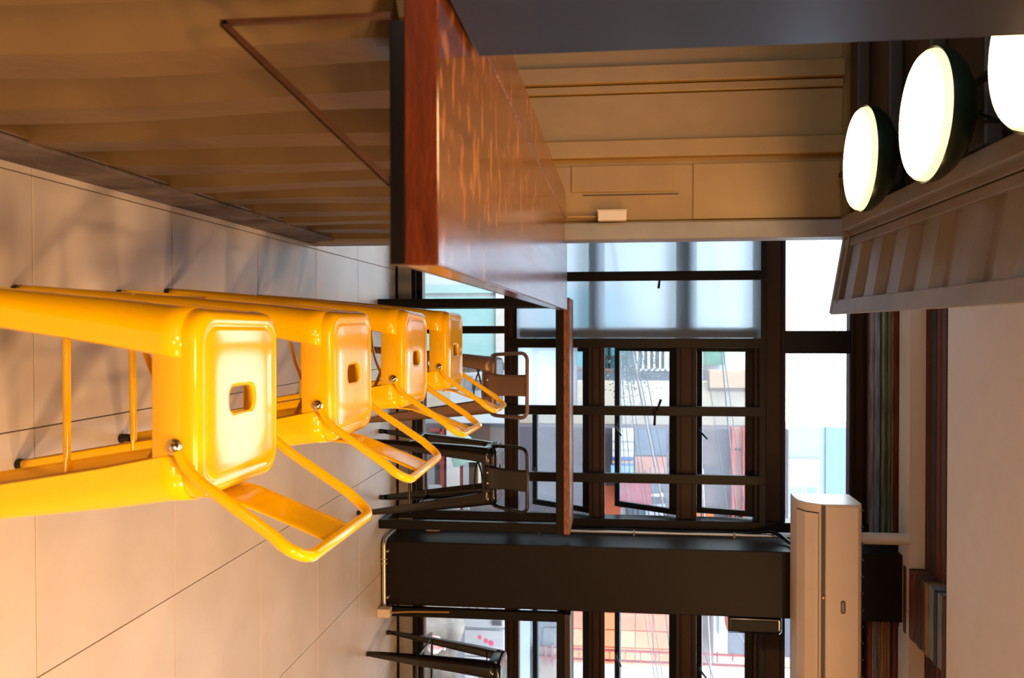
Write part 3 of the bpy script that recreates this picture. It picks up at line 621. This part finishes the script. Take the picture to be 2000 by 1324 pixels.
# ------------------------------------------------------------------ OUTSIDE
OUT = [
 ('pale_building', 'white building with turquoise shutter bands seen through the left window panes', 'building', 13.0, 0.6, [
  ('wall', [-12.72, 0.8, -4.65, 3.75], 13.0, (236, 238, 236)),
  ('shutter', [-0.71, -0.57, -4.66, -0.58], 12.95, (196, 228, 226)),
  ('shutter', [-0.51, 0.73, -4.66, -0.58], 12.95, (176, 222, 220)),
  ('downpipe', [-0.83, 0.79, -0.57, -0.43], 12.9, (232, 226, 220)),
  ('shutter', [-0.66, 0.71, 0.19, 1.65], 12.95, (96, 196, 204)),
  ('ledge', [0.7, 0.86, 0.54, 3.57], 12.75, (120, 130, 150)),
  ('awning', [0.16, 0.57, 2.62, 3.04], 12.5, (70, 150, 120)),
  ('rail_bar', [0.0, 0.67, 1.69, 1.72], 12.5, (235, 238, 240)),
  ('rail_bar', [0.0, 0.67, 1.78, 1.81], 12.5, (235, 238, 240)),
  ('rail_bar', [0.0, 0.67, 1.86, 1.9], 12.5, (235, 238, 240)),
  ('rail_bar', [0.0, 0.67, 1.95, 1.98], 12.5, (235, 238, 240)),
  ('rail_bar', [0.0, 0.67, 2.04, 2.07], 12.5, (235, 238, 240)),
  ('rail_bar', [0.0, 0.67, 2.12, 2.15], 12.5, (235, 238, 240)),
  ('rail_post', [0.64, 0.67, 1.64, 2.22], 12.5, (235, 238, 240)),
  ('dark_rail', [0.08, 0.67, 1.24, 1.26], 12.5, (24, 40, 50)),
  ('dark_rail', [0.08, 0.67, 1.28, 1.3], 12.5, (24, 40, 50)),
  ('dark_rail', [0.45, 0.47, 1.16, 1.59], 12.5, (24, 40, 50)),
 ]),
 ('beige_building', 'beige rendered building with a brown edge seen in the middle of the left window', 'building', 12.2, 0.35, [
  ('wall', [0.82, 1.47, -1.17, 3.85], 12.2, (226, 210, 188)),
  ('fascia', [0.63, 0.88, 2.74, 3.79], 11.9, (196, 160, 126)),
  ('painted_shadow', [0.9, 0.95, 2.76, 3.83], 12.1, (150, 130, 120)),  # solid strip coloured as the shadow next to the fascia
  ('edge_strip', [1.46, 1.5, -0.76, 3.84], 12.14, (128, 92, 74)),
  ('panel_joint', [1.28, 1.29, -0.81, -0.33], 12.18, (60, 56, 56)),
  ('panel_joint', [1.18, 1.49, -0.59, -0.58], 12.18, (60, 56, 56)),
  ('panel_joint', [1.18, 1.49, -0.46, -0.45], 12.18, (60, 56, 56)),
 ]),
 ('shop_building', 'dim building with orange panels and red posts behind the dusty casements', 'building', 11.5, 0.35, [
  ('wall', [1.43, 3.51, -0.12, 3.78], 11.5, (96, 88, 100)),
  ('orange_panel', [1.41, 1.69, 3.03, 3.14], 11.44, (214, 132, 84)),
  ('orange_panel', [1.72, 2.59, 3.03, 3.14], 11.44, (206, 120, 84)),
  ('orange_panel', [1.41, 2.58, 3.18, 3.49], 11.44, (196, 110, 80)),
  ('red_post', [1.39, 3.13, 2.98, 3.01], 11.3, (216, 54, 46)),
  ('red_post', [1.39, 3.12, 3.13, 3.15], 11.3, (216, 54, 46)),
  ('pink_panel', [1.83, 2.14, 1.65, 2.09], 11.44, (212, 140, 120)),
  ('grey_shutter', [1.44, 1.81, 1.65, 2.09], 11.46, (104, 120, 142)),
  ('brick_panel', [2.26, 2.85, 0.99, 1.44], 11.44, (214, 98, 52)),
  ('window_grid', [2.51, 2.91, 1.44, 2.08], 11.45, (200, 206, 214)),
  ('window_pane', [2.54, 2.83, 1.54, 1.65], 11.42, (104, 130, 150)),
  ('window_pane', [2.54, 2.83, 1.69, 1.8], 11.42, (104, 130, 150)),
  ('window_pane', [2.17, 2.35, 1.85, 2.0], 11.42, (90, 104, 124)),
  ('white_frame', [2.35, 2.39, 1.83, 2.05], 11.42, (235, 235, 235)),
  ('orange_panel', [2.62, 2.89, 2.4, 2.75], 11.44, (220, 120, 60)),
 ]),
 ('striped_awning', 'white awning sheet with blue stripes across the street, behind the dusty casement', 'awning', 11.15, 0.33, [
  ('body', [1.43, 1.83, 1.33, 1.62], 11.15, (240, 238, 234)),
  ('stripe', [1.79, 1.83, 1.33, 1.62], 11.13, (40, 90, 190)),
  ('lower_body', [1.84, 1.92, 1.33, 1.62], 11.15, (226, 196, 172)),
  ('stripe', [1.88, 1.91, 1.33, 1.62], 11.13, (70, 120, 200)),
  ('bumper', [1.91, 2.01, 1.31, 1.62], 11.13, (150, 210, 235)),
  ('seam', [1.57, 1.58, 1.33, 1.62], 11.13, (150, 150, 160)),
  ('seam', [1.69, 1.69, 1.33, 1.62], 11.13, (150, 150, 160)),
 ]),
 ('red_canopy', 'faded red canopy seen through the lowest part of the tilted casement', 'canopy', 10.8, 0.55, [
  ('cloth', [2.06, 2.37, 1.39, 1.85], 10.8, (198, 44, 66)),
  ('cloth', [2.38, 2.43, 1.41, 1.81], 10.85, (176, 36, 56)),
 ]),
 ('street_shop', 'grey shopfront with red frames and white band behind the black stool', 'shopfront', 9.0, 0.5, [
  ('wall', [1.09, 2.32, -1.34, 0.15], 9.0, (112, 112, 118)),
  ('red_frame', [1.08, 2.3, -0.38, -0.35], 8.94, (176, 40, 56)),
  ('red_frame', [1.15, 2.3, -0.61, -0.56], 8.94, (172, 52, 62)),
  ('red_frame', [1.15, 1.18, -0.73, -0.59], 8.94, (172, 52, 62)),
  ('white_band', [1.1, 2.29, -0.53, -0.38], 8.92, (236, 230, 228)),
  ('grey_band', [1.28, 2.29, -0.34, -0.28], 8.92, (178, 184, 190)),
  ('dark_window', [1.54, 1.83, -0.28, -0.16], 8.96, (48, 42, 34)),
  ('dark_window', [1.1, 1.32, -0.28, -0.04], 8.97, (64, 50, 48)),
  ('white_board', [1.79, 1.86, -0.74, -0.59], 8.92, (204, 206, 212)),
  ('pale_panel', [1.55, 2.16, -0.76, -0.68], 8.95, (150, 156, 166)),
  ('frame_strip', [1.5, 1.52, -0.28, -0.07], 8.92, (230, 232, 230)),
  ('frame_strip', [1.5, 1.85, -0.17, -0.15], 8.92, (220, 214, 180)),
 ]),
 ('green_parasol', 'pale green parasol in front of the shopfront across the street', 'parasol', 8.6, 0.2, [
 ]),
 ('notice_board', 'white notice panels with a letter B behind the bronze stool', 'notice board', 8.9, 0.07, [
  ('panel', [0.51, 1.07, -0.48, 0.14], 8.9, (232, 236, 238)),
  ('board', [0.6, 0.73, -0.2, -0.09], 8.86, (200, 210, 218)),
  ('frame', [0.59, 0.6, -0.2, -0.08], 8.84, (50, 52, 58)),
  ('frame', [0.59, 0.73, -0.21, -0.2], 8.84, (50, 52, 58)),
  ('board', [0.54, 0.69, -0.3, -0.22], 8.85, (150, 160, 172)),
 ]),
 ('orange_tiled_building', 'orange tiled facade with pale joints seen through the right window', 'building', 9.0, 0.5, [
  ('wall', [2.42, 3.67, 0.85, 2.0], 9.03, (236, 214, 200)),
  ('lower_wall', [3.75, 6.08, 0.32, 3.38], 9.0, (222, 214, 200)),
  ('grey_wall', [2.39, 3.74, 2.0, 2.46], 9.0, (150, 128, 122)),
  ('pilaster', [2.31, 3.58, 2.43, 2.58], 8.75, (220, 214, 200)),
  ('dark_wall', [2.37, 3.62, 2.62, 3.39], 9.0, (96, 102, 116)),
  ('kerb', [3.63, 3.75, 0.9, 3.39], 9.02, (214, 190, 170)),
  ('pipe_cover', [3.04, 3.29, 2.48, 2.51], 8.7, (170, 176, 190)),
 ]),
 ('red_ladder', 'slim red metal rail with rungs along the orange tiled facade', 'railing', 8.6, 0.03, [
  ('rail', [3.47, 3.48, 0.59, 2.92], 8.6, (190, 60, 58)),
  ('rail', [3.58, 3.59, 0.59, 2.98], 8.6, (196, 66, 62)),
  ('rung', [3.53, 3.63, 0.65, 0.66], 8.6, (190, 60, 58)),
  ('rung', [3.52, 3.62, 0.82, 0.83], 8.6, (190, 60, 58)),
  ('rung', [3.52, 3.61, 0.98, 0.99], 8.6, (190, 60, 58)),
  ('rung', [3.51, 3.6, 1.15, 1.16], 8.6, (190, 60, 58)),
  ('rung', [3.5, 3.6, 1.31, 1.32], 8.6, (190, 60, 58)),
  ('rung', [3.5, 3.59, 1.48, 1.49], 8.6, (190, 60, 58)),
  ('rung', [3.49, 3.58, 1.64, 1.65], 8.6, (190, 60, 58)),
  ('rung', [3.48, 3.58, 1.8, 1.81], 8.6, (190, 60, 58)),
  ('rung', [3.47, 3.57, 1.96, 1.98], 8.6, (190, 60, 58)),
  ('rung', [3.47, 3.56, 2.13, 2.14], 8.6, (190, 60, 58)),
  ('rung', [3.46, 3.56, 2.29, 2.3], 8.6, (190, 60, 58)),
  ('rung', [3.45, 3.55, 2.45, 2.46], 8.6, (190, 60, 58)),
  ('rung', [3.45, 3.54, 2.61, 2.62], 8.6, (190, 60, 58)),
  ('rung', [3.44, 3.54, 2.77, 2.77], 8.6, (190, 60, 58)),
 ]),
 ('alley_wall', 'grey alley wall with a pale stripe right of the dark column', 'wall', 8.4, 0.3, [
  ('wall', [2.27, 4.13, 0.23, 0.81], 8.4, (150, 156, 168)),
  ('pale_strip', [2.26, 4.11, 0.31, 0.48], 8.35, (206, 222, 232)),
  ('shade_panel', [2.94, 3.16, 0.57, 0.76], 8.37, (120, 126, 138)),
  ('dark_panel', [3.15, 3.36, 0.62, 0.76], 8.37, (128, 134, 142)),
  ('brown_panel', [3.37, 4.1, 0.51, 0.81], 8.36, (190, 164, 150)),
  ('red_frame', [3.34, 3.54, 0.64, 0.66], 8.32, (196, 84, 80)),
  ('red_frame', [3.33, 3.54, 0.71, 0.73], 8.32, (196, 84, 80)),
  ('red_frame', [3.45, 3.47, 0.51, 0.81], 8.32, (196, 84, 80)),
 ]),
 ('poster_board', 'white posters with red writing right of the dark column', 'poster', 7.6, 0.08, [
  ('sheet', [2.52, 2.89, -0.07, 0.31], 7.6, (236, 232, 238)),
  ('sheet', [2.92, 3.17, -0.07, 0.31], 7.6, (228, 228, 236)),
  ('sheet', [3.18, 3.76, -0.07, 0.31], 7.6, (236, 236, 240)),
  ('bracket', [2.82, 2.86, 0.2, 0.29], 7.58, (110, 104, 110)),
 ]),
 ('draped_tarpaulin', 'grey brown tarpaulin draped over goods behind the right hand table', 'tarpaulin', 7.4, 0.3, [
 ]),
 ('blue_building', 'pale blue building with white window grid in the top right pane', 'building', 16.0, 1.0, [
  ('wall', [1.93, 8.59, 4.13, 6.45], 16.0, (176, 196, 226)),
  ('blue_strip', [1.94, 8.53, 5.4, 6.24], 15.95, (140, 170, 222)),
  ('pink_panel', [2.55, 3.04, 4.12, 5.28], 15.95, (222, 206, 222)),
  ('window_frame', [3.03, 3.67, 4.6, 5.29], 15.92, (230, 236, 242)),
  ('pane', [3.1, 3.23, 4.69, 4.83], 15.9, (168, 196, 226)),
  ('pane', [3.09, 3.23, 4.86, 5.02], 15.9, (168, 196, 226)),
  ('pane', [3.09, 3.23, 5.06, 5.23], 15.9, (150, 186, 226)),
  ('pane', [3.27, 3.39, 4.69, 4.83], 15.9, (168, 196, 226)),
  ('pane', [3.27, 3.39, 4.87, 5.02], 15.9, (168, 196, 226)),
  ('pane', [3.43, 3.6, 4.69, 4.83], 15.9, (168, 196, 226)),
  ('pane', [3.43, 3.6, 4.87, 5.02], 15.9, (168, 196, 226)),
  ('roof_rail', [1.63, 1.93, 5.4, 5.41], 16.0, (200, 210, 225)),
  ('roof_rail', [1.63, 1.93, 5.57, 5.57], 16.0, (190, 200, 215)),
  ('roof_rail', [1.63, 1.64, 5.4, 5.57], 16.0, (200, 210, 225)),
 ]),
]
WIRES = [
 ((-0.06, 6.0, 1.48), (1.53, 6.0, 1.78), 0.0091),
 ((-0.06, 6.06, 1.50), (1.55, 6.06, 1.81), 0.0039),
 ((-0.06, 6.12, 1.46), (1.57, 6.12, 1.66), 0.0039),
 ((-0.06, 6.18, 1.44), (1.58, 6.18, 1.63), 0.0033),
 ((-0.06, 6.24, 1.42), (1.60, 6.24, 1.54), 0.0033),
 ((-0.06, 6.3, 1.41), (1.62, 6.3, 1.49), 0.0026),
 ((-0.06, 6.36, 1.56), (1.62, 6.36, 1.87), 0.0039),
 ((-0.06, 6.42, 2.21), (1.63, 6.42, 2.35), 0.0065),
 ((-0.06, 6.48, 2.22), (1.64, 6.48, 2.44), 0.0033),
 ((-0.06, 6.54, 2.08), (1.66, 6.54, 2.31), 0.0026),
 ((0.73, 6.6, 2.05), (1.61, 6.6, 2.09), 0.0078),
 ((2.26, 6.66, 1.62), (2.98, 6.66, 1.74), 0.0039),
 ((2.28, 6.72, 1.66), (3.01, 6.72, 1.77), 0.0039),
 ((2.30, 6.78, 1.70), (3.03, 6.78, 1.81), 0.0039),
 ((2.31, 6.84, 1.81), (3.06, 6.84, 1.90), 0.0065),
 ((2.33, 6.9, 2.01), (3.07, 6.9, 2.26), 0.0059),
 ((2.35, 6.96, 2.07), (3.10, 6.96, 2.10), 0.0039),
 ((2.36, 7.02, 2.19), (3.12, 7.02, 2.23), 0.0091),
 ((2.65, 7.08, 2.45), (2.89, 7.08, 2.62), 0.0104),
 ((2.38, 7.14, 2.91), (3.14, 7.14, 3.02), 0.0039),
]
street = structure(box('ground', -14, 18, 5.3, 24, -3.6, -3.5, mat('street_paving', (168, 162, 156), 0.85, var=0.15, scale=2)))
structure(box('wall_street_front', -14, 18, 5.125, 5.3, -3.5, -0.02, mat('own_facade', (150, 146, 142), 0.8, var=0.1)))
OM = {}
def om(c):
    if c not in OM: OM[c] = mat('facade_%d_%d_%d' % c, tuple(int(v*0.72) for v in c), 0.75, var=0.10, scale=2.5, bump=0.05)
    return OM[c]
THINGS = {}
for (n, lb, cat, Y, t, parts) in OUT:
    xs = [p[1][0] for p in parts]+[p[1][1] for p in parts]
    T = tag(empty(n, ((min(xs)+max(xs))/2 if parts else 0, Y, -3.5 if n.endswith('building') or n.endswith('wall') or n == 'street_shop' else (min(p[1][2] for p in parts) if parts else -3.5))), lb, cat)
    THINGS[n] = T
    if not parts: continue
    for (pn, (x0, x1, z0, z1), y, c) in parts:
        if pn == 'wall': z0 = -3.5
        th_ = t if pn in ('wall', 'lower_wall', 'grey_wall', 'dark_wall', 'body') else max(0.02, Y-y+0.04 if y < Y else 0.05)
        th_ = t if pn in ('cloth', 'lower_body') else th_
        ox, oy, oz = T.location
        MB().box(x0-ox, x1-ox, y-oy, y+th_-oy, z0-oz, z1-oz).build(pn, om(tuple(c)), T, bevel=0.004 if pn in ('wall', 'body') else 0)
# parasol
T = THINGS['green_parasol']; T.location = (1.27, 8.3, -3.5)
MB().lathe([(0.0, 3.42), (0.04, 3.41), (0.12, 3.36), (0.18, 3.27), (0.20, 3.20), (0.19, 3.195), (0.0, 3.39)], n=24).build('canopy', om((128, 160, 142)), T, smooth=40)
MB().tube([(0, 0, 0), (0, 0, 3.38)], 0.015, 8).build('pole', om((120, 120, 120)), T)
MB().lathe([(0.16, 0), (0.16, 0.06), (0.03, 0.09), (0.0, 0.09)], n=20).build('base', om((110, 108, 104)), T, smooth=40)
# tarpaulin draped over goods
T = THINGS['draped_tarpaulin']; T.location = (3.0, 6.95, -3.5)
rings = []
for j in range(26):
    u = j/25; row = []
    for i in range(30):
        v = i/29
        row.append((-0.62+1.25*v, -0.10*math.sin(9*u+4*v)-0.06*math.sin(17*v+5*u)+0.25*u, 0.2+3.26*u+0.04*math.sin(8*v)))
    rings.append(row)
tm = mat('tarpaulin', (132, 122, 112), 0.7, rgb2=(92, 86, 82), scale=3, stretch=(1, 1, 3), bump=0.4, bscale=4)
MB().loft(rings, closed=False).build('cloth', tm, T, smooth=80, solid=0.01)
MB().box(-0.6, 0.6, 0.28, 0.5, 0.0, 3.2).build('crate_stack', om((120, 104, 84)), T, bevel=0.01)
pbm = mat('plastic_bag', (226, 212, 208), 0.3, rgb2=(200, 110, 110), scale=9, bump=0.6)
bag = MB(); bag.lathe([(0.0, 0.0), (0.05, 0.005), (0.075, 0.04), (0.07, 0.09), (0.035, 0.125), (0.045, 0.15), (0.0, 0.14)], n=18)
b_ = bag.build('plastic_bag', pbm, smooth=70); b_.location = (2.72, 6.72, -0.22); tag(b_, 'crumpled pale plastic bag with red print hanging before the grey brown tarpaulin', 'bag')
# warm lamps inside the shop across the street
for (x, z) in ((1.085, -0.178), (1.092, -0.137)):
    l = empty('shop_lamp', (x, 8.88, z)); MB().lathe([(0.0, -0.016), (0.012, -0.01), (0.014, 0.004), (0.008, 0.018), (0.0, 0.02)], n=12).build('bulb', mat('warm_bulb', (255, 230, 190), 0.5, emit=(1, 0.75, 0.4), estr=4), l, smooth=60)
    MB().tube([(0, 0, 0.018), (0, 0, 0.12)], 0.003, 6).build('cord', om((60, 50, 44)), l)
    tag(l, 'tiny warm lamp glowing in the shopfront across the street, %s of the two' % ('lower' if z < -0.15 else 'upper'), 'lamp', 'warm lamps in the shopfront')
# letters
ink = mat('print_dark', (60, 62, 70), 0.6, var=0.02); red = mat('print_red', (190, 40, 60), 0.6, var=0.02)
T = THINGS['notice_board']; text_mesh('lettering', 'B', 0.10, ink, T, (0.675-T.location.x, 8.85-T.location.y, -0.155-T.location.z), (PI/2, 0, 0), 0.002)
T = THINGS['poster_board']; ox, oy, oz = T.location
sq = MB(); pinkm = mat('print_pink', (226, 70, 110), 0.6, var=0.2)
random.seed(3)
for r in range(3):
    for k in range(6):
        x = 2.66+0.022*k; z = -0.03+0.055*r*1.6
        sq.box(x-ox, x+0.014-ox, 7.593-oy, 7.60-oy, z-oz, z+0.004-oz); sq.box(x+0.005-ox, x+0.009-ox, 7.593-oy, 7.60-oy, z-0.012-oz, z+0.016-oz)
        sq.box(x-ox, x+0.014-ox, 7.593-oy, 7.60-oy, z+0.012-oz, z+0.016-oz)
sq.build('red_writing', red, T)
for (x, z, r) in ((2.99, 0.08, 0.018), (3.02, 0.14, 0.02), (3.04, 0.19, 0.024)): MB().lathe([(0.0, 7.592-oy), (r, 7.594-oy), (r*1.05, 7.60-oy)], (x-ox, 0, z-oz), 10, 'y').build('flower_print', pinkm, T)
MB().box(2.45-ox, 2.50-ox, 7.60-oy, 7.66-oy, -3.5-oz, 0.2-oz).build('post', om((110, 108, 104)), T); MB().box(3.45-ox, 3.50-ox, 7.60-oy, 7.66-oy, -3.5-oz, 0.2-oz).build('post', om((110, 108, 104)), T)
# orange tiles
T = THINGS['orange_tiled_building']; ox, oy, oz = T.location
tmx = [mat('orange_tile_%d' % i, c, 0.55, var=0.1) for i, c in enumerate([(226, 122, 74), (216, 108, 62), (232, 136, 92)])]
tile_me = [None]*3; TW = 0.196; x = 2.42; ii = 0
while x < 3.72:
    z = 0.82; jj = 0
    while z < 2.0:
        q = (ii*7+jj*5+ii*jj) % 3
        if tile_me[q] is None:
            o = MB().box(0, TW-0.012, 0, 0.03, 0, TW-0.012).build('wall_tile', tmx[q], T); tile_me[q] = o.data
        else:
            o = bpy.data.objects.new('wall_tile', tile_me[q]); COL.objects.link(o); o.parent = T
        o.location = (x-ox, 9.0-oy-0.002, z-oz); z += TW; jj += 1
    x += TW; ii += 1
# tree twigs and leaves behind the casement
tr = tag(empty('street_tree', (0.55, 10.6, -3.5)), 'thin leafy street tree in front of the turquoise shutters, behind the dusty glass', 'tree')
MB().tube([(0, 0, 0), (0.05, 0, 2), (-0.05, 0, 3.6), (0.02, 0, 4.8), (0.0, 0, 5.2)], [0.07, 0.06, 0.05, 0.03, 0.012], 8).build('trunk', om((96, 84, 76)), tr, smooth=50)
lf = MB(); random.seed(11)
for k in range(420):
    cx_, cz_ = random.gauss(0.02, 0.22), random.gauss(5.05, 0.16); cy_ = random.gauss(0, 0.2); s_ = random.uniform(0.012, 0.026); a = random.uniform(0, PI)
    dx, dz = math.cos(a)*s_, math.sin(a)*s_
    lf.add([(cx_-dx, cy_, cz_-dz), (cx_+dz*0.4, cy_+0.01, cz_-dx*0.4), (cx_+dx, cy_, cz_+dz), (cx_-dz*0.4, cy_-0.01, cz_+dx*0.4)], [(0, 1, 2, 3)])
lo = lf.build('foliage', mat('leaf_green', (56, 80, 76), 0.6, var=0.3), tr, fixn=False); lo['kind'] = 'stuff'
# overhead cables
for (a, b, r) in WIRES:
    A, B_ = Vector(a), Vector(b); n_ = 10
    far = (B_-A); A2 = A-far*2.2 if A.x < 1.5 else A-far*1.5; B2 = B_+far*0.2 if A.x < 1.5 else B_+far*2
    pts = [A2.lerp(B2, i/n_)-A2 for i in range(n_+1)]
    for i, p in enumerate(pts): p.z -= 0.02*math.sin(PI*i/n_)
    c = MB().tube(pts, max(r, 0.004), 6).build('overhead_cable', om((196, 176, 176)) if r in (0.0091,) else om((112, 116, 130)), smooth=60)
    c.location = A2; tag(c, 'thick pale overhead cable, widest of those outside the left window' if r == 0.0091 and a[0] < 1.2 else ('thin grey overhead cable outside the window left of the dark column' if a[0] < 1.2 else 'grey overhead cable outside the window right of the dark column'), 'cable', 'overhead cables over the street')
